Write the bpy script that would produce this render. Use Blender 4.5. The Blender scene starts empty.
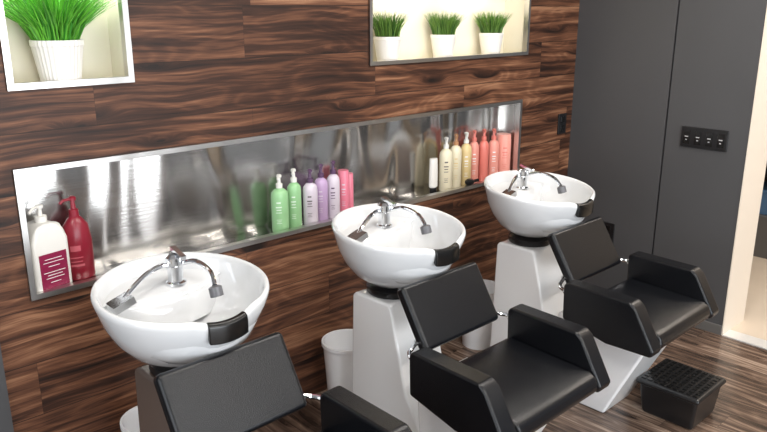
import bpy, math, random
from mathutils import Vector, Matrix
random.seed(7)
scene=bpy.context.scene
scene.view_settings.view_transform='Standard'
COL=scene.collection
pi=math.pi
# ------------------------------------------------------------ materials
def new_mat(name):
    m=bpy.data.materials.new(name); m.use_nodes=True
    nt=m.node_tree; b=nt.nodes['Principled BSDF']
    return m,nt,b
def mat(name,col,rough=.5,metal=0,coat=0,bump=0,bscale=60,var=0,emis=None,es=0,spec=None):
    m,nt,b=new_mat(name)
    b.inputs['Base Color'].default_value=(*col,1)
    b.inputs['Roughness'].default_value=rough
    b.inputs['Metallic'].default_value=metal
    b.inputs['Coat Weight'].default_value=coat
    if spec is not None: b.inputs['Specular IOR Level'].default_value=spec
    tc=nt.nodes.new('ShaderNodeTexCoord')
    n=nt.nodes.new('ShaderNodeTexNoise'); n.inputs['Scale'].default_value=bscale; n.inputs['Detail'].default_value=4
    nt.links.new(tc.outputs['Object'],n.inputs['Vector'])
    if bump:
        bp=nt.nodes.new('ShaderNodeBump'); bp.inputs['Strength'].default_value=bump; bp.inputs['Distance'].default_value=.002
        nt.links.new(n.outputs['Fac'],bp.inputs['Height']); nt.links.new(bp.outputs['Normal'],b.inputs['Normal'])
    if var:
        n2=nt.nodes.new('ShaderNodeTexNoise'); n2.inputs['Scale'].default_value=2.5
        nt.links.new(tc.outputs['Object'],n2.inputs['Vector'])
        r=nt.nodes.new('ShaderNodeValToRGB')
        r.color_ramp.elements[0].color=(*[c*(1-var) for c in col],1); r.color_ramp.elements[1].color=(*[min(1,c*(1+var)) for c in col],1)
        r.color_ramp.elements[0].position=.3; r.color_ramp.elements[1].position=.7
        nt.links.new(n2.outputs['Fac'],r.inputs['Fac']); nt.links.new(r.outputs['Color'],b.inputs['Base Color'])
    if emis:
        b.inputs['Emission Color'].default_value=(*emis,1); b.inputs['Emission Strength'].default_value=es
    return m
def wood(name,ua,va,h,L,cols,rough=.4,seam=.25,pos=(.25,.42,.56,.72),fine=.12,joint=.5,ring=.05,us=.8,spec=.5,bump=.3):
    m,nt,b=new_mat(name)
    N=nt.nodes; K=nt.links
    tc=N.new('ShaderNodeTexCoord'); sp=N.new('ShaderNodeSeparateXYZ'); K.new(tc.outputs['Object'],sp.inputs[0])
    U=sp.outputs[ua]; V=sp.outputs[va]
    def M(op,a,b_=None,c=None):
        n=N.new('ShaderNodeMath'); n.operation=op
        for i,x in enumerate((a,b_,c)):
            if x is None: continue
            if isinstance(x,(int,float)): n.inputs[i].default_value=x
            else: K.new(x,n.inputs[i])
        return n.outputs[0]
    def comb(a=None,b_=None,c=None):
        n=N.new('ShaderNodeCombineXYZ')
        for i,x in enumerate((a,b_,c)):
            if x is not None: K.new(x,n.inputs[i])
        return n.outputs[0]
    def noise(vec,sc,det,ro=.5,di=0):
        n=N.new('ShaderNodeTexNoise'); n.inputs['Scale'].default_value=sc; n.inputs['Detail'].default_value=det; n.inputs['Roughness'].default_value=ro; n.inputs['Distortion'].default_value=di
        K.new(vec,n.inputs['Vector']); return n.outputs['Fac']
    vr=M('DIVIDE',V,h); row=M('FLOOR',vr); fv=M('FRACT',vr)
    wn=N.new('ShaderNodeTexWhiteNoise'); wn.noise_dimensions='1D'; K.new(row,wn.inputs['W'])
    ur=M('ADD',M('DIVIDE',U,L),M('MULTIPLY',wn.outputs['Value'],7.3)); col=M('FLOOR',ur); fu=M('FRACT',ur)
    w2=N.new('ShaderNodeTexWhiteNoise'); w2.noise_dimensions='2D'; K.new(comb(row,col),w2.inputs['Vector'])
    pr=w2.outputs['Value']
    vo=N.new('ShaderNodeTexVoronoi'); vo.voronoi_dimensions='2D'; vo.inputs['Scale'].default_value=1.
    kv=comb(M('ADD',M('MULTIPLY',U,1.3),M('MULTIPLY',pr,13)),M('MULTIPLY',V,6.0)); K.new(kv,vo.inputs['Vector'])
    kd=vo.outputs['Distance']
    kn=M('POWER',M('MAXIMUM',M('SUBTRACT',1,M('DIVIDE',kd,.20)),0),1.5)
    wv=M('MULTIPLY',M('SUBTRACT',noise(comb(M('MULTIPLY',U,2.2),M('MULTIPLY',V,5),M('MULTIPLY',pr,9)),1,1),.5),.055)
    Vw=M('ADD',M('ADD',V,wv),M('MULTIPLY',kn,.045))
    n1=noise(comb(M('MULTIPLY',U,us),M('ADD',M('MULTIPLY',Vw,21),M('MULTIPLY',pr,37)),M('MULTIPLY',pr,19)),1.6,7,.66,.2)
    n4=noise(comb(M('MULTIPLY',U,us*4),M('ADD',M('MULTIPLY',Vw,95),M('MULTIPLY',pr,37)),M('MULTIPLY',pr,19)),1.5,4,.6)
    n2=noise(comb(M('MULTIPLY',U,.9),M('ADD',M('MULTIPLY',Vw,5),M('MULTIPLY',pr,11)),M('MULTIPLY',pr,31)),1.3,1.5,.5,.4)
    rings=M('POWER',M('MULTIPLY_ADD',M('SINE',M('MULTIPLY',n2,95)),.5,.5),2.0)
    n5=noise(comb(M('MULTIPLY',U,1.6),M('MULTIPLY',V,6),M('MULTIPLY',pr,5)),1.2,2)
    f=M('ADD',n1,M('MULTIPLY',M('SUBTRACT',rings,.4),ring))
    f=M('ADD',f,M('MULTIPLY',M('SUBTRACT',n4,.5),fine*2))
    f=M('ADD',f,M('MULTIPLY',M('SUBTRACT',n5,.5),.30))
    f=M('ADD',f,M('MULTIPLY',M('SUBTRACT',pr,.5),.12))
    f=M('SUBTRACT',f,M('MULTIPLY',kn,.25))
    r=N.new('ShaderNodeValToRGB'); e=r.color_ramp.elements
    while len(e)<4: e.new(.5)
    for i in range(4):
        e[i].position=pos[i]; e[i].color=(*cols[i],1)
    K.new(f,r.inputs['Fac'])
    sv=M('LESS_THAN',M('MINIMUM',fv,M('SUBTRACT',1,fv)),.0018/h)
    su=M('MULTIPLY',M('LESS_THAN',M('MINIMUM',fu,M('SUBTRACT',1,fu)),.0012/L),joint)
    s=M('MAXIMUM',sv,su)
    mx=N.new('ShaderNodeMix'); mx.data_type='RGBA'; mx.blend_type='MIX'
    K.new(M('MULTIPLY',s,1-seam),mx.inputs['Factor']); K.new(r.outputs['Color'],mx.inputs['A']); mx.inputs['B'].default_value=(.006,.004,.003,1)
    K.new(mx.outputs['Result'],b.inputs['Base Color'])
    b.inputs['Roughness'].default_value=rough; b.inputs['Specular IOR Level'].default_value=spec
    bp=N.new('ShaderNodeBump'); bp.inputs['Strength'].default_value=bump; bp.inputs['Distance'].default_value=.002
    K.new(M('SUBTRACT',f,M('MULTIPLY',s,1.0)),bp.inputs['Height']); K.new(bp.outputs['Normal'],b.inputs['Normal'])
    return m
def steel(name,rough=.18,base=.62,wav=1.0,br=.3):
    m,nt,b=new_mat(name); N=nt.nodes; K=nt.links
    tc=N.new('ShaderNodeTexCoord'); mp=N.new('ShaderNodeMapping'); mp.inputs['Scale'].default_value=(1.5,1.5,330)
    K.new(tc.outputs['Object'],mp.inputs[0])
    n=N.new('ShaderNodeTexNoise'); n.inputs['Scale'].default_value=1.; n.inputs['Detail'].default_value=4; K.new(mp.outputs[0],n.inputs['Vector'])
    mp2=N.new('ShaderNodeMapping'); mp2.inputs['Scale'].default_value=(3.6,2,1.3); K.new(tc.outputs['Object'],mp2.inputs[0])
    n2=N.new('ShaderNodeTexNoise'); n2.inputs['Scale'].default_value=1.; n2.inputs['Detail'].default_value=1; n2.inputs['Distortion'].default_value=.4; K.new(mp2.outputs[0],n2.inputs['Vector'])
    r=N.new('ShaderNodeMapRange'); r.inputs['To Min'].default_value=rough-.05; r.inputs['To Max'].default_value=rough+.07
    K.new(n.outputs['Fac'],r.inputs['Value']); K.new(r.outputs[0],b.inputs['Roughness'])
    b.inputs['Base Color'].default_value=(base,base*.98,base*.95,1); b.inputs['Metallic'].default_value=1
    bp=N.new('ShaderNodeBump'); bp.inputs['Strength'].default_value=wav; bp.inputs['Distance'].default_value=.08; K.new(n2.outputs['Fac'],bp.inputs['Height'])
    bp2=N.new('ShaderNodeBump'); bp2.inputs['Strength'].default_value=br; bp2.inputs['Distance'].default_value=.0008; K.new(n.outputs['Fac'],bp2.inputs['Height'])
    K.new(bp.outputs['Normal'],bp2.inputs['Normal']); K.new(bp2.outputs['Normal'],b.inputs['Normal'])
    return m

WOODW=wood('wood_wall_planks',0,2,.19,1.25,[(.010,.005,.0035),(.045,.018,.010),(.135,.056,.029),(.31,.155,.085)],.48,seam=.3,spec=.35)
WOODF=wood('wood_floor_planks',1,0,.16,1.2,[(.026,.017,.013),(.075,.048,.035),(.18,.120,.088),(.42,.32,.25)],.24,bump=.12)
STEEL=steel('brushed_steel',base=.58)
TRIM=steel('steel_trim',.3,.62,.1,.2)
CHROME=mat('chrome',(.8,.82,.85),.08,1)
CERAM=mat('white_ceramic',(.70,.715,.73),.06,0,coat=.6)
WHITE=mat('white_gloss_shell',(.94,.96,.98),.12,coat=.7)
WSHADE=mat('shaded_white_shell',(.13,.10,.085),.25)  # white shell of the first station, with its shade put into the colour
VINYL=mat('black_vinyl',(.004,.0045,.006),.27,bump=.3,bscale=420,spec=.42)
BLACKP=mat('black_plastic',(.008,.008,.009),.3)
RUBBER=mat('black_rubber',(.005,.005,.005),.2)
GREYW=mat('dark_grey_paint',(.064,.064,.067),.5,bump=.1,bscale=180,var=.04)
GREYT=mat('grey_trim_paint',(.12,.115,.11),.4)
CREAM=mat('cream_paint',(.74,.66,.56),.6,bump=.1,bscale=150)
HFLOOR=mat('hallway_beige_floor',(.55,.47,.38),.5,bump=.1,bscale=90,var=.06)
NICHEC=mat('niche_cream_paint',(.74,.70,.58),.5,bump=.1,bscale=150)
LWALL=mat('room_wall_paint',(.22,.22,.22),.7,bump=.1,bscale=150)
CEIL=mat('ceiling_paint',(.6,.6,.6),.8,bump=.1,bscale=100)
POTW=mat('white_pot_ceramic',(.78,.76,.73),.35)
SOIL=mat('soil',(.03,.02,.012),.9,bump=.8,bscale=200)
BINW=mat('white_bin_plastic',(.95,.97,1),.25)
SW=mat('switch_button',(.45,.45,.46),.4)
THR=mat('threshold_aluminium',(.75,.75,.74),.4,.4)
NOZ=mat('grey_nozzle',(.12,.12,.13),.3)
def pl(name,c,r=.3): return mat(name,c,r)
GREEN=pl('green_bottle',(.30,.56,.28)); LILW=pl('pale_lilac_bottle',(.66,.60,.68)); LIL=pl('lilac_bottle',(.50,.35,.56))
PURP=pl('purple_bottle',(.10,.05,.11)); PINK=pl('pink_bottle',(.72,.20,.28)); CREAMB=pl('cream_bottle',(.76,.70,.52)); YELB=pl('yellow_bottle',(.72,.56,.28))
CORAL=pl('coral_bottle',(.72,.20,.16)); CORAL2=pl('light_coral_bottle',(.78,.32,.26)); REDB=pl('red_bottle',(.24,.012,.028)); WB=pl('white_bottle',(.76,.75,.71)); MAG=pl('magenta_label',(.24,.015,.06))
LABEL=pl('label_white',(.85,.85,.85),.6); LABELD=pl('label_dark',(.12,.1,.1),.6); BLUE=pl('blue_plastic',(.10,.2,.36))
TAN=pl('tan_collar',(.45,.22,.10))
def grassmat(name,c1,c2):
    m,nt,b=new_mat(name); N=nt.nodes;K=nt.links
    g=N.new('ShaderNodeNewGeometry'); r=N.new('ShaderNodeValToRGB')
    r.color_ramp.elements[0].color=(*c1,1); r.color_ramp.elements[1].color=(*c2,1)
    K.new(g.outputs['Random Per Island'],r.inputs['Fac']); K.new(r.outputs['Color'],b.inputs['Base Color']); b.inputs['Roughness'].default_value=.45
    return m
GRASS=grassmat('bright_grass',(.03,.22,.02),(.20,.62,.06)); GRASS2=grassmat('grass_blades',(.02,.09,.012),(.16,.30,.05))

# ------------------------------------------------------------ mesh builder
class MB:
    def __init__(s): s.v=[];s.f=[];s.mi=[];s.mats=[]
    def m(s,mt):
        if mt not in s.mats: s.mats.append(mt)
        return s.mats.index(mt)
    def add(s,vs,fs,mt):
        o=len(s.v); s.v+= [tuple(v) for v in vs]; i=s.m(mt)
        for f in fs: s.f.append([o+k for k in f]); s.mi.append(i)
    def box(s,x0,x1,y0,y1,z0,z1,mt):
        vs=[(x,y,z) for x in(x0,x1) for y in(y0,y1) for z in(z0,z1)]
        s.add(vs,[(0,1,3,2),(4,6,7,5),(0,4,5,1),(2,3,7,6),(0,2,6,4),(1,5,7,3)],mt)
    def obox(s,c,size,R,mt):
        vs=[Vector(c)+R@Vector((x*size[0]/2,y*size[1]/2,z*size[2]/2)) for x in(-1,1) for y in(-1,1) for z in(-1,1)]
        s.add(vs,[(0,1,3,2),(4,6,7,5),(0,4,5,1),(2,3,7,6),(0,2,6,4),(1,5,7,3)],mt)
    def extr(s,poly,x0,x1,mt):
        n=len(poly); vs=[(x0,p[0],p[1]) for p in poly]+[(x1,p[0],p[1]) for p in poly]
        fs=[list(range(n))[::-1],list(range(n,2*n))]+[(i,(i+1)%n,n+(i+1)%n,n+i) for i in range(n)]
        s.add(vs,fs,mt)
    def lathe(s,prof,mt,c=(0,0,0),seg=24,sx=1,sy=1,flute=0,cap=True,rot=None):
        vs=[]
        for (r,z) in prof:
            for k in range(seg):
                a=2*pi*k/seg; rr=r*(1+(flute if k%2 else 0))
                p=Vector((rr*math.cos(a)*sx,rr*math.sin(a)*sy,z))
                if rot is not None: p=rot@p
                vs.append((c[0]+p.x,c[1]+p.y,c[2]+p.z))
        fs=[]
        for i in range(len(prof)-1):
            for k in range(seg):
                a=i*seg+k; b=i*seg+(k+1)%seg
                fs.append((a,b,b+seg,a+seg))
        if cap:
            fs.append(list(range(seg))[::-1]); fs.append([(len(prof)-1)*seg+k for k in range(seg)])
        s.add(vs,fs,mt)
    def tube(s,pts,r,mt,seg=10,sub=6):
        P=[Vector(p) for p in pts]
        if sub>1 and len(P)>2:
            Q=[]
            for i in range(len(P)-1):
                p0=P[max(i-1,0)];p1=P[i];p2=P[i+1];p3=P[min(i+2,len(P)-1)]
                for k in range(sub):
                    t=k/sub
                    Q.append(.5*((2*p1)+(-p0+p2)*t+(2*p0-5*p1+4*p2-p3)*t*t+(-p0+3*p1-3*p2+p3)*t**3))
            Q.append(P[-1]); P=Q
        vs=[];up=None
        for i,p in enumerate(P):
            t=(P[min(i+1,len(P)-1)]-P[max(i-1,0)]).normalized()
            if up is None: up=Vector((0,0,1)) if abs(t.z)<.9 else Vector((1,0,0))
            a=t.cross(up).normalized(); b=a.cross(t).normalized(); up=b
            for k in range(seg):
                an=2*pi*k/seg; vs.append(p+a*r*math.cos(an)+b*r*math.sin(an))
        fs=[]
        for i in range(len(P)-1):
            for k in range(seg):
                x=i*seg+k;y=i*seg+(k+1)%seg; fs.append((x,y,y+seg,x+seg))
        fs.append(list(range(seg))[::-1]); fs.append([(len(P)-1)*seg+k for k in range(seg)])
        s.add(vs,fs,mt)
    def obj(s,name,loc=(0,0,0),parent=None,bevel=0,smooth=True,ang=35,seg=3,rotz=0):
        me=bpy.data.meshes.new(name); me.from_pydata(s.v,[],s.f)
        for mt in s.mats: me.materials.append(mt)
        for p,i in zip(me.polygons,s.mi): p.material_index=i; p.use_smooth=smooth
        me.update()
        import bmesh
        bm=bmesh.new(); bm.from_mesh(me); bmesh.ops.recalc_face_normals(bm,faces=bm.faces); bm.to_mesh(me); bm.free()
        if smooth: me.set_sharp_from_angle(angle=math.radians(ang))
        o=bpy.data.objects.new(name,me); COL.objects.link(o); o.location=loc; o.rotation_euler=(0,0,rotz)
        if parent: o.parent=parent
        if bevel:
            b=o.modifiers.new('b','BEVEL'); b.width=bevel; b.segments=seg; b.limit_method='ANGLE'; b.angle_limit=math.radians(30); b.harden_normals=True
        return o
def empty(name,loc):
    e=bpy.data.objects.new(name,None); COL.objects.link(e); e.location=loc; e.empty_display_size=.1; return e

# ------------------------------------------------------------ camera
H=1.7; f=728.506; PI=.278; TH=.810
h=Vector((math.cos(TH),math.sin(TH),0)); r=Vector((math.sin(TH),-math.cos(TH),0)); z=Vector((0,0,1))
F=h*math.cos(PI)-z*math.sin(PI); U=h*math.sin(PI)+z*math.cos(PI)
cd=bpy.data.cameras.new('camera'); cam=bpy.data.objects.new('camera',cd); COL.objects.link(cam)
M=Matrix((r,U,-F)).transposed().to_4x4(); M.translation=Vector((0,0,H)); cam.matrix_world=M
cd.sensor_width=36; cd.lens=f/767*36; cd.clip_start=.05
scene.camera=cam

D=2.377; XW=3.815; CH=2.7; WT=.28
# ------------------------------------------------------------ wood wall with holes
holes=[(.685,3.30,.790,1.222),(.702,1.102,1.461,1.86),(2.175,3.33,1.459,1.86)]
xs=sorted({.572,XW}|{v for hh in holes for v in hh[:2]}); zs=sorted({0,CH}|{v for hh in holes for v in hh[2:]})
mb=MB()
for i in range(len(xs)-1):
    for j in range(len(zs)-1):
        cx=(xs[i]+xs[i+1])/2; cz=(zs[j]+zs[j+1])/2
        if any(a<cx<b and c<cz<d for a,b,c,d in holes): continue
        mb.add([(xs[i],D,zs[j]),(xs[i+1],D,zs[j]),(xs[i+1],D,zs[j+1]),(xs[i],D,zs[j+1])],[(0,1,2,3)],WOODW)
mb.obj('wall_back',smooth=False)
mb=MB(); mb.box(-2.2,.572,D-.02,D+.1,0,CH,GREYW); mb.obj('wall_back_left',smooth=False)
def niche(name,hh,dep,inner,trimw,tm=TRIM):
    a,b,c,d=hh; m=MB(); y0=D-.006; y1=D+dep
    def q(vs,mt): m.add(vs,[(0,1,2,3)],mt)
    q([(a,y1,c),(b,y1,c),(b,y1,d),(a,y1,d)],inner)
    q([(a,y0,c),(b,y0,c),(b,y1,c),(a,y1,c)],inner)
    q([(a,y0,d),(b,y0,d),(b,y1,d),(a,y1,d)],inner)
    q([(a,y0,c),(a,y1,c),(a,y1,d),(a,y0,d)],inner)
    q([(b,y0,c),(b,y1,c),(b,y1,d),(b,y0,d)],inner)
    o=m.obj(name,smooth=False)
    t=MB(); w=trimw
    t.box(a,b,y0-.004,D+.02,c,c+w,tm); t.box(a,b,y0-.004,D+.02,d-w,d,tm)
    t.box(a,a+w,y0-.004,D+.02,c+w,d-w,tm); t.box(b-w,b,y0-.004,D+.02,c+w,d-w,tm)
    t.obj('steel_frame',parent=o,smooth=False)
    return o
niche('wall_niche_shelf',holes[0],.15,STEEL,.018)
niche('wall_niche_left',holes[1],.16,NICHEC,.02)
niche('wall_niche_right',holes[2],.16,NICHEC,.016)

# ------------------------------------------------------------ dark wall, opening, room shell
m=MB(); m.box(XW,XW+WT,1.357,1.785,0,CH,GREYW); m.box(XW,XW+WT,1.795,D+.2,0,CH,GREYW); m.box(XW+.01,XW+WT,1.785,1.795,0,CH,BLACKP)
m.box(XW,XW+WT,.2,1.357,2.2,CH,GREYW)
m.box(XW,XW+WT,-3.2,.2,0,CH,GREYW)
m.obj('wall_right',smooth=False)
m=MB(); m.box(XW-.012,XW,1.357,D,0,.055,GREYT); m.obj('baseboard_right',bevel=.003)
m=MB(); m.box(XW-.004,XW+WT+.005,1.350,1.356,0,2.2,CREAM); m.obj('trim_door_jamb',smooth=False)
m=MB(); m.box(XW-.01,XW+.09,.2,1.349,0,.006,THR); m.obj('trim_threshold',smooth=False)
m=MB(); m.box(-2.2,XW+.04,-3.2,D+.2,-.05,0,WOODF); m.obj('floor',smooth=False)
m=MB(); m.box(XW+.04,7,-3.2,D+.2,-.05,0,HFLOOR); m.obj('floor_hallway',smooth=False)
m=MB(); m.box(-2.2,7,-3.2,D+.2,CH,CH+.05,CEIL); m.obj('ceiling',smooth=False)
m=MB(); m.box(-2.25,-2.2,-3.2,D+.2,0,CH,LWALL); m.obj('wall_left',smooth=False)
m=MB(); m.box(-2.2,7,-3.25,-3.2,0,CH,LWALL); m.obj('wall_front',smooth=False)
m=MB(); m.box(6.0,6.05,-3.2,D+.2,0,CH,CREAM); m.box(XW+WT,6.0,2.5,2.55,0,CH,CREAM); m.obj('wall_hallway',smooth=False)
m=MB(); m.box(5.3,5.7,1.45,2.3,0,.30,GREYT); m.box(5.3,5.7,1.45,2.3,.58,1.0,BLACKP); m.box(5.66,5.7,1.45,2.3,.30,.58,BLACKP); m.obj('hallway_cabinet',bevel=.005)
m=MB(); m.box(5.34,5.6,1.6,1.85,.301,.46,BLUE); m.box(5.33,5.61,1.59,1.86,.46,.48,BLUE); m.obj('blue_storage_box',bevel=.004)

m=MB(); m.box(XW-.01,XW,1.454,1.698,.99,1.098,BLACKP)
o=m.obj('light_switch_panel',bevel=.003)
m=MB()
for i in range(4):
    yc=1.487+i*.0595; m.box(XW-.013,XW-.009,yc-.017,yc+.017,1.008,1.08,RUBBER)
    m.box(XW-.015,XW-.012,yc-.009,yc+.009,1.045,1.05,SW); m.box(XW-.015,XW-.012,yc-.004,yc+.004,1.028,1.033,SW)
m.obj('rockers',parent=o)
def outlet(name,wall,u,zc):
    m=MB()
    if wall=='b':
        m.box(u-.04,u+.04,D-.008,D,zc-.06,zc+.06,BLACKP)
        for s in(-.026,.026): m.box(u-.018,u+.018,D-.011,D-.007,zc+s-.017,zc+s+.017,RUBBER)
    else:
        m.box(XW-.008,XW,u-.04,u+.04,zc-.06,zc+.06,BLACKP)
        for s in(-.026,.026): m.box(XW-.011,XW-.007,u-.018,u+.018,zc+s-.017,zc+s+.017,RUBBER)
    return m.obj(name,bevel=.002)
outlet('power_outlet','b',3.71,1.045); outlet('power_outlet','r',2.074,.42)

# ------------------------------------------------------------ basins
RX=.255; RY=.255
BY=1.865
def basin(x,shell):
    e=empty('shampoo_basin',(x,BY,0))
    SL=.09; ZC=.897
    prof=[(.02,-.216,.03),(.28,-.214,.03),(.48,-.198,.028),(.66,-.164,.022),(.81,-.116,.014),(.91,-.066,.007),(.965,-.025,0),(.99,-.004,0),(1.0,.008,0),(.99,.017,0),(.965,.02,0),(.94,.014,0),(.925,-.002,0),
          (.90,-.03,-.003),(.85,-.07,-.01),(.74,-.115,-.02),(.58,-.148,-.03),(.38,-.168,-.035),(.18,-.18,-.04),(.06,-.184,-.04)]
    seg=64; vs=[];fs=[]
    for s,zz,sh in prof:
        for k in range(seg):
            a=2*pi*k/seg; xx=RX*s*math.cos(a); yy=RY*s*math.sin(a)*(1.0 if math.sin(a)>0 else .97)
            da=(a-1.5*pi); nz=0
            if s>.84 and zz>-.08: nz=-.022*math.exp(-(da/.28)**4)
            vs.append((xx,yy+sh,ZC+zz+SL*(yy+sh)*min(1,max(.2,s))+nz))
    for i in range(len(prof)-1):
        for k in range(seg):
            a=i*seg+k;b=i*seg+(k+1)%seg; fs.append((a,b,b+seg,a+seg))
    fs.append(list(range(seg))[::-1]); fs.append([(len(prof)-1)*seg+k for k in range(seg)])
    m=MB(); m.add(vs,fs,CERAM); m.obj('bowl',parent=e,ang=80)
    out=[];inn=[]; nk=28
    for k in range(nk+1):
        a=math.radians(18+144*k/nk); out.append((RX*.915*math.cos(a),RY*.915*math.sin(a)))
        t=k/nk*2-1; inn.append((-t*RX*.80,.075+.05*t*t))
    vs=[];rows=[]
    rows.append([(p[0],p[1],ZC-.028+SL*p[1]) for p in out])
    rows.append([((p[0]*.9+q[0]*.1),(p[1]*.9+q[1]*.1),ZC-.034+SL*p[1]) for p,q in zip(out,inn)])
    rows.append([((p[0]*.15+q[0]*.85),(p[1]*.15+q[1]*.85),ZC-.036+SL*q[1]) for p,q in zip(out,inn)])
    rows.append([(q[0],q[1],ZC-.044+SL*q[1]) for p,q in zip(out,inn)])
    rows.append([(q[0]*.97,q[1]-.012,ZC-.065+SL*q[1]) for p,q in zip(out,inn)])
    rows.append([(q[0]*.8,q[1]-.03,ZC-.13) for p,q in zip(out,inn)])
    for rw in rows: vs+=rw
    w_=nk+1; fs=[(i*w_+k,i*w_+k+1,(i+1)*w_+k+1,(i+1)*w_+k) for i in range(len(rows)-1) for k in range(nk)]
    m=MB(); m.add(vs,fs,CERAM); m.obj('tap_ledge',parent=e,ang=80)
    vs=[];fs=[];na=13
    sec=[(1.03,-.055),(1.035,-.02),(1.025,-.002),(.995,.006),(.94,.004),(.905,-.01),(.895,-.035),(.93,-.045),(.99,-.055)]
    for i in range(na):
        a=1.5*pi-.24+.48*i/(na-1)
        for s,zz in sec:
            yy=RY*s*math.sin(a)*.97
            vs.append((RX*s*math.cos(a),yy,ZC+zz+SL*yy+.006*((i/(na-1)-.5)*2)**2))
    ns=len(sec)
    for i in range(na-1):
        for k in range(ns): fs.append((i*ns+k,i*ns+(k+1)%ns,(i+1)*ns+(k+1)%ns,(i+1)*ns+k))
    fs.append(list(range(ns))); fs.append([(na-1)*ns+k for k in range(ns)][::-1])
    m=MB(); m.add(vs,fs,RUBBER); m.obj('neck_rest',parent=e,ang=60,bevel=.004)
    m=MB(); fx,fy=.045,.13; fz=ZC-.026
    m.lathe([(.032,0),(.032,.008),(.024,.012),(.024,.06),(.028,.065),(.028,.088),(.018,.098)],CHROME,(fx,fy,fz))
    m.obox((fx+.004,fy-.02,fz+.105),(.018,.07,.011),Matrix.Rotation(math.radians(15),3,'X'),CHROME)
    m.tube([(fx-.015,fy,fz+.06),(fx-.05,fy-.01,fz+.072),(fx-.11,fy-.035,fz+.068),(fx-.17,fy-.06,fz+.045),(fx-.2,fy-.07,fz+.025)],.0078,CHROME)
    m.obox((fx-.212,fy-.075,fz+.017),(.065,.055,.022),Matrix.Rotation(math.radians(-18),3,'Y'),CHROME)
    m.tube([(fx+.01,fy-.01,fz+.065),(fx+.035,fy-.07,fz+.083),(fx+.035,fy-.15,fz+.072),(fx+.02,fy-.20,fz+.045)],.0078,CHROME)
    m.lathe([(.012,-.03),(.02,-.028),(.02,0),(.012,.004)],NOZ,(fx+.018,fy-.204,fz+.041),rot=Matrix.Rotation(math.radians(-20),3,'X'))
    m.obj('faucet',parent=e)
    m=MB(); m.lathe([(.022,0),(.022,.004),(.014,.005)],CHROME,(0,-.04,ZC-.188)); m.obj('drain',parent=e)
    m=MB(); m.lathe([(.095,0),(.102,.010),(.102,.03),(.085,.038),(.07,.06)],BLACKP,(0,.035,.638),seg=40); m.obj('collar',parent=e)
    def Y(v): return v-BY
    m=MB()
    body=[(Y(2.03),0),(Y(2.01),.625),(Y(1.99),.64),(Y(1.805),.64),(Y(1.79),.62),(Y(1.71),.30),(Y(1.635),.18),(Y(1.62),.0)]
    m.extr(body,-.115,.115,shell)
    m.obj('pedestal',parent=e,bevel=.015)
    return e
CX=[.945,1.843,2.741]
BX=[.958,1.858,2.766]
basin(BX[0],WSHADE); basin(BX[1],WHITE); basin(BX[2],WHITE)

# ------------------------------------------------------------ chairs
def chair(x,shell):
    e=empty('salon_chair',(x,1.3,0))
    def Y(v): return v-1.3
    arm=[(Y(1.50),.47),(Y(1.505),.615),(Y(1.49),.63),(Y(1.21),.625),(Y(1.185),.605),(Y(1.10),.455),(Y(1.11),.43),(Y(1.30),.425)]
    for s,nm in((-1,'arm_left'),(1,'arm_right')):
        m=MB(); m.extr(arm,min(s*.3,s*.225),max(s*.3,s*.225),VINYL); m.obj(nm,parent=e,bevel=.014,seg=4)
    m=MB(); m.extr([(Y(1.5),.46),(Y(1.5),.50),(Y(1.48),.52),(Y(1.14),.505),(Y(1.115),.49),(Y(1.105),.455),(Y(1.12),.43),(Y(1.3),.425)],-.224,.224,VINYL); m.obj('seat',parent=e,bevel=.012,seg=4)
    top=Vector((0,Y(1.655),.777)); bot=Vector((0,Y(1.53),.577)); c=(top+bot)/2
    a=math.atan2(top.y-bot.y,top.z-bot.z)
    R=Matrix.Rotation(-a,3,'X')
    m=MB(); m.obox(c,(.40,.045,.235),R,VINYL); m.obj('backrest_pad',parent=e,bevel=.016,seg=4)
    m=MB()
    for s in(-1,1):
        m.tube([(s*.19,Y(1.57),.60),(s*.235,Y(1.56),.585),(s*.26,Y(1.53),.58),(s*.262,Y(1.495),.58)],.008,CHROME)
        m.lathe([(.016,-.012),(.016,.012)],CHROME,(s*.262,Y(1.505),.58),rot=Matrix.Rotation(pi/2,3,'X'))
    m.tube([(-.19,Y(1.575),.6),(.19,Y(1.575),.6)],.01,CHROME,sub=1)
    m.obj('hinge_rods',parent=e)
    m=MB()
    def ring(z_,hw,ya,yb): return [(-hw,Y(ya),z_),(hw,Y(ya),z_),(hw,Y(yb),z_),(-hw,Y(yb),z_)]
    vs=ring(0,.11,1.38,1.618)+ring(.418,.145,1.18,1.618)
    m.add(vs,[(0,3,2,1),(4,5,6,7),(0,1,5,4),(1,2,6,5),(2,3,7,6),(3,0,4,7)],shell)
    m.obj('foot',parent=e,bevel=.012)
    return e
for x,s in zip(CX,(WSHADE,WHITE,WHITE)): chair(x,s)

# footstool box
m=MB()
def ring(zc,hx,hy,mt=None): return [(-hx,-hy,zc),(hx,-hy,zc),(hx,hy,zc),(-hx,hy,zc)]
q6=[(0,3,2,1),(4,5,6,7),(0,1,5,4),(1,2,6,5),(2,3,7,6),(3,0,4,7)]
m.add(ring(0,.112,.112)+ring(.145,.128,.128),q6,BLACKP)
e=m.obj('step_stool',loc=(2.885,1.165,0),bevel=.015)
m=MB(); m.add(ring(.14,.142,.14)+ring(.165,.14,.138),q6,BLACKP)
m.obj('lid',parent=e,bevel=.012)
m=MB()
for i in range(9):
    for j in range(9):
        m.box(-.112+i*.028-.009,-.112+i*.028+.009,-.112+j*.028-.009,-.112+j*.028+.009,.163,.168,RUBBER)
m.obj('tread',parent=e,smooth=False)

for x in BX:
    m=MB(); m.lathe([(.085,0),(.105,.3),(.112,.302),(.112,.318),(.104,.318),(.1,.3),(.08,.012)],BINW,seg=36)
    m.obj('waste_bin',loc=(x+.02,2.2,0))

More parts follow.
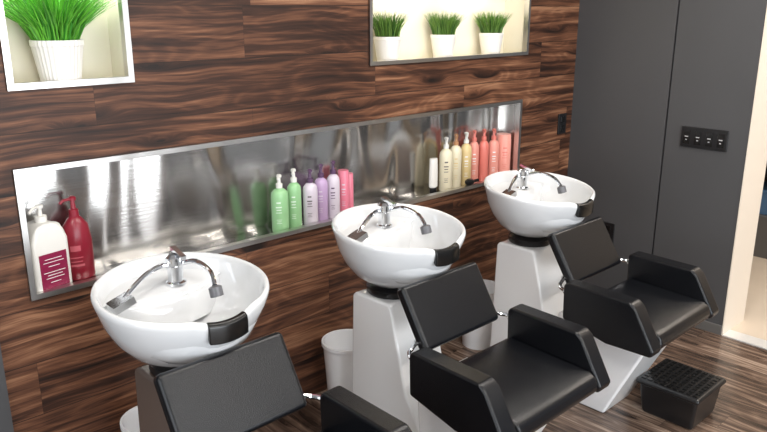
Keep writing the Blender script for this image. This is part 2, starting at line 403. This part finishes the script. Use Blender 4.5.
# ------------------------------------------------------------ bottles
ZB=.7915
def pump(m,c,z0,colr,s=1,ang=-2.3):
    m.lathe([(.014*s,0),(.014*s,.018*s),(.008*s,.02*s),(.006*s,.045*s),(.011*s,.046*s),(.011*s,.054*s),(.006*s,.058*s)],colr,(c[0],c[1],z0),seg=14)
    d=Vector((math.cos(ang),math.sin(ang),0))
    p=Vector((c[0],c[1],z0+.05*s))
    m.tube([p,p+d*.03*s,p+d*.042*s+Vector((0,0,-.008*s))],.0045*s,colr,seg=8,sub=3)
def bottle(name,x,y,w,hb,mt,pm=None,lab=None,style='round',s=1.):
    m=MB(); r_=w/2
    if style=='tube':
        m.lathe([(r_*.7,0),(r_*.75,.03),(r_*.7,.031),(r_,.035),(r_*1.0,hb*.6),(r_*.9,hb*.95),(r_*.85,hb)],mt,(0,0,0),seg=24,sy=.6)
        m.lathe([(r_*.76,0.001),(r_*.78,.03)],BLACKP,(0,0,0),seg=24,sy=.7)
    elif style=='can':
        m.lathe([(r_*.95,0),(r_,.005),(r_,hb-.03),(r_*.96,hb-.028),(r_*.96,hb-.004),(r_*.9,hb)],mt,seg=28)
    else:
        m.lathe([(r_*.93,0),(r_,.006),(r_,hb*.82),(r_*.93,hb*.90),(r_*.62,hb*.965),(r_*.36,hb*.985),(r_*.36,hb)],mt,seg=28,sy=.85)
        pump(m,(0,0),hb,pm or mt,s)
    if lab:
        sy=.85 if style!='can' else 1
        for (za,zb_,aw) in((.68,.71,.25),(.58,.605,.34),(.52,.54,.28),(.46,.475,.34),(.30,.31,.3),(.26,.27,.22),(.22,.23,.3)):
            vs=[];fs=[];n=5
            for zz in(hb*za,hb*zb_):
                for k in range(n+1):
                    a=-2.25-aw+2*aw*k/n; vs.append(((r_+.0006)*math.cos(a),(r_+.0006)*sy*math.sin(a),zz))
            for k in range(n): fs.append((k,k+1,n+2+k,n+1+k))
            m.add(vs,fs,lab)
    return m.obj(name,loc=(x,y,ZB),ang=40)
SG=mat('soft_white_print',(.75,.85,.75),.5)
bottle('green_pump_bottle',1.722,2.44,.076,.188,GREEN,WB,SG)
bottle('green_pump_bottle',1.805,2.45,.064,.198,GREEN,WB,SG)
bottle('lilac_pump_bottle',1.876,2.43,.068,.188,LILW,PURP,LABELD)
bottle('lilac_pump_bottle',1.952,2.45,.064,.196,LIL,PURP,LILW)
bottle('lilac_pump_bottle',2.022,2.45,.062,.201,LILW,PURP,PURP)
bottle('pink_spray_can',2.09,2.46,.052,.205,PINK,None,LILW,'can')
bottle('pink_spray_can',2.14,2.48,.042,.18,PINK,None,None,'can')
bottle('white_squeeze_tube',2.672,2.44,.055,.18,WB,None,None,'tube')
bottle('cream_pump_bottle',2.765,2.44,.074,.22,CREAMB,WB,LABELD)
bottle('cream_pump_bottle',2.852,2.45,.068,.225,CREAMB,TAN,YELB)
bottle('yellow_pump_bottle',2.935,2.45,.066,.225,YELB,WB,LABEL)
bottle('coral_pump_bottle',3.012,2.46,.060,.225,CORAL2,CORAL,LABEL)
bottle('coral_pump_bottle',3.082,2.45,.060,.225,CORAL,CORAL,None)
bottle('coral_pump_bottle',3.155,2.44,.066,.22,CORAL2,CORAL,LABEL)
bottle('coral_shampoo_bottle',3.243,2.44,.084,.24,CORAL2,None,CORAL,'can')
m=MB(); m.lathe([(.02,0),(.03,.006),(.03,.02),(.018,.028)],BLACKP,seg=20,sy=.7); m.lathe([(.008,0),(.008,.05)],BLACKP,(.02,0,.012),seg=12,rot=Matrix.Rotation(pi/2,3,'Y')); m.obj('hair_clip',loc=(2.90,2.39,.809))
m=MB(); m.lathe([(.046,0),(.05,.008),(.05,.13),(.042,.19),(.024,.215),(.018,.22),(.018,.225)],REDB,seg=28,sy=.75); pump(m,(0,0),.225,REDB,1.15,-2.9)
RL=mat('red_label',(.5,.10,.13),.5)
for za,zb_,aw in((.05,.058,.5),(.066,.07,.4),(.08,.084,.45),(.105,.125,.35)):
    vs=[];n=8
    for zz in(za,zb_):
        for k in range(n+1):
            a=-2.0-aw+2*aw*k/n; vs.append((.0507*math.cos(a),.0507*.75*math.sin(a),zz))
    m.add(vs,[(k,k+1,n+2+k,n+1+k) for k in range(n)],RL)
m.obj('red_pump_bottle',loc=(.890,2.478,ZB))
m=MB()
prof=[(-.062,0),(.062,0),(.064,.02),(.064,.175),(.05,.215),(.024,.235),(-.024,.235),(-.05,.215),(-.064,.175),(-.064,.02)]
n=len(prof); vs=[(p[0],-.045,p[1]) for p in prof]+[(p[0],.045,p[1]) for p in prof]
m.add(vs,[list(range(n)),list(range(n,2*n))[::-1]]+[(i,(i+1)%n,n+(i+1)%n,n+i) for i in range(n)],WB)
jug=m.obj('white_gallon_jug',loc=(.768,2.44,ZB),bevel=.014,seg=4,rotz=.2)
m=MB(); m.box(-.048,.048,-.0462,-.044,.015,.135,MAG)
for i,(w_,zz) in enumerate(((.03,.115),(.036,.104),(.02,.09),(.038,.07),(.026,.060),(.032,.05),(.018,.035))):
    m.box(-w_,w_,-.0468,-.0458,zz,zz+.002,LABEL)
m.obj('label',parent=jug,smooth=False)
m=MB(); m.lathe([(.02,0),(.02,.02),(.008,.022),(.007,.045),(.013,.047),(.013,.056)],WB,(0,0,.234),seg=16); m.tube([(0,0,.285),(-.03,-.015,.287),(-.05,-.025,.275)],.005,WB,sub=3)
m.tube([(.03,0,.22),(.055,0,.21),(.060,0,.18),(.058,0,.14)],.008,WB)
m.obj('pump_and_handle',parent=jug)

# ------------------------------------------------------------ plants
def plant(name,x,y,zb,rt,rb,hp,n,gl,spread,gm,flute=.03,xl=(-9,9)):
    m=MB(); m.lathe([(rb*.96,0),(rb,.004),(rt*.97,hp*.86),(rt,hp*.87),(rt,hp),(rt*.92,hp),(rt*.9,hp*.9)],POTW,seg=64,flute=flute)
    e=m.obj(name,loc=(x,y,zb),ang=20)
    m=MB(); m.lathe([(rt*.9,hp*.86),(rt*.88,hp*.92),(.001,hp*.94)],SOIL,seg=24); m.obj('soil',parent=e)
    m=MB(); lim=D+.152-y
    for i in range(n):
        a=random.uniform(0,2*pi); rr=rt*.8*math.sqrt(random.random()); p=Vector((rr*math.cos(a),rr*math.sin(a),hp*.9))
        an=a+random.uniform(-.5,.5); lean=spread*(rr/rt)*random.uniform(.6,1.3)+random.uniform(0,.12)
        L=gl*random.uniform(.75,1.1); d=Vector((math.cos(an),math.sin(an),0))
        ta=random.uniform(0,pi); w=Vector((math.cos(ta),math.sin(ta),0))*.0016*(1.3 if gl>.13 else 1.1)
        P=[]
        for k,t in enumerate((0,.35,.7,1)):
            off=d*(L*lean*(t**1.6)); q=p+off+Vector((0,0,L*t*(1-.25*lean*t)))
            q.y=min(q.y,lim); q.x=max(xl[0]-x,min(xl[1]-x,q.x))
            ww=w*(1,.95,.65,.1)[k]; P+= [q-ww,q+ww]
        m.add(P,[(0,1,3,2),(2,3,5,4),(4,5,7,6)],gm)
    m.obj('grass_blades',parent=e,smooth=False)
plant('potted_grass',.892,2.45,1.463,.078,.058,.14,1200,.20,1.0,GRASS,xl=(.715,1.09))
for x in(2.362,2.742,3.115): plant('potted_grass',x,2.455,1.461,.064,.047,.115,520,.12,.5,GRASS2,0.0)

# ------------------------------------------------------------ lights
def area(name,loc,size,power,col,rot=(0,0,0)):
    l=bpy.data.lights.new(name,'AREA'); l.shape='RECTANGLE'; l.size=size[0]; l.size_y=size[1]; l.energy=power; l.color=col
    o=bpy.data.objects.new(name,l); COL.objects.link(o); o.location=loc; o.rotation_euler=rot; return o
FIX=mat('light_fixture',(.9,.9,.9),.5,emis=(1,.95,.88),es=3)
i=0
for x in(.2,1.9,3.1):
    for y in(-1.2,1.0):
        area('ceiling_light_%d'%i,(x,y,CH-.03),(.9,.25),21,(1,.94,.87)); i+=1
        m=MB(); m.box(x-.48,x+.48,y-.15,y+.15,CH-.02,CH,FIX); m.obj('ceiling_panel_light',smooth=False)
area('window_daylight',(1.2,-3.1,1.2),(3.6,2.2),175,(.90,.95,1),(pi/2,0,0))
area('side_fill_light',(-2.1,0.2,1.2),(2.4,2.0),60,(.90,.95,1),(pi/2,0,-pi/2))  # added fill light, no window here; brightens left-facing sides of the pedestals
area('niche_light',(.9,D+.07,1.852),(.3,.04),1.7,(.95,1,.92))
for x in(2.5,3.0): area('niche_light',(x,D+.07,1.852),(.3,.04),1.15,(1,.86,.66))
area('hallway_light',(5.0,.6,CH-.03),(.8,.8),50,(1,.9,.8))
w=bpy.data.worlds.new('world'); scene.world=w; w.use_nodes=True
w.node_tree.nodes['Background'].inputs[0].default_value=(.6,.7,.8,1); w.node_tree.nodes['Background'].inputs[1].default_value=.3
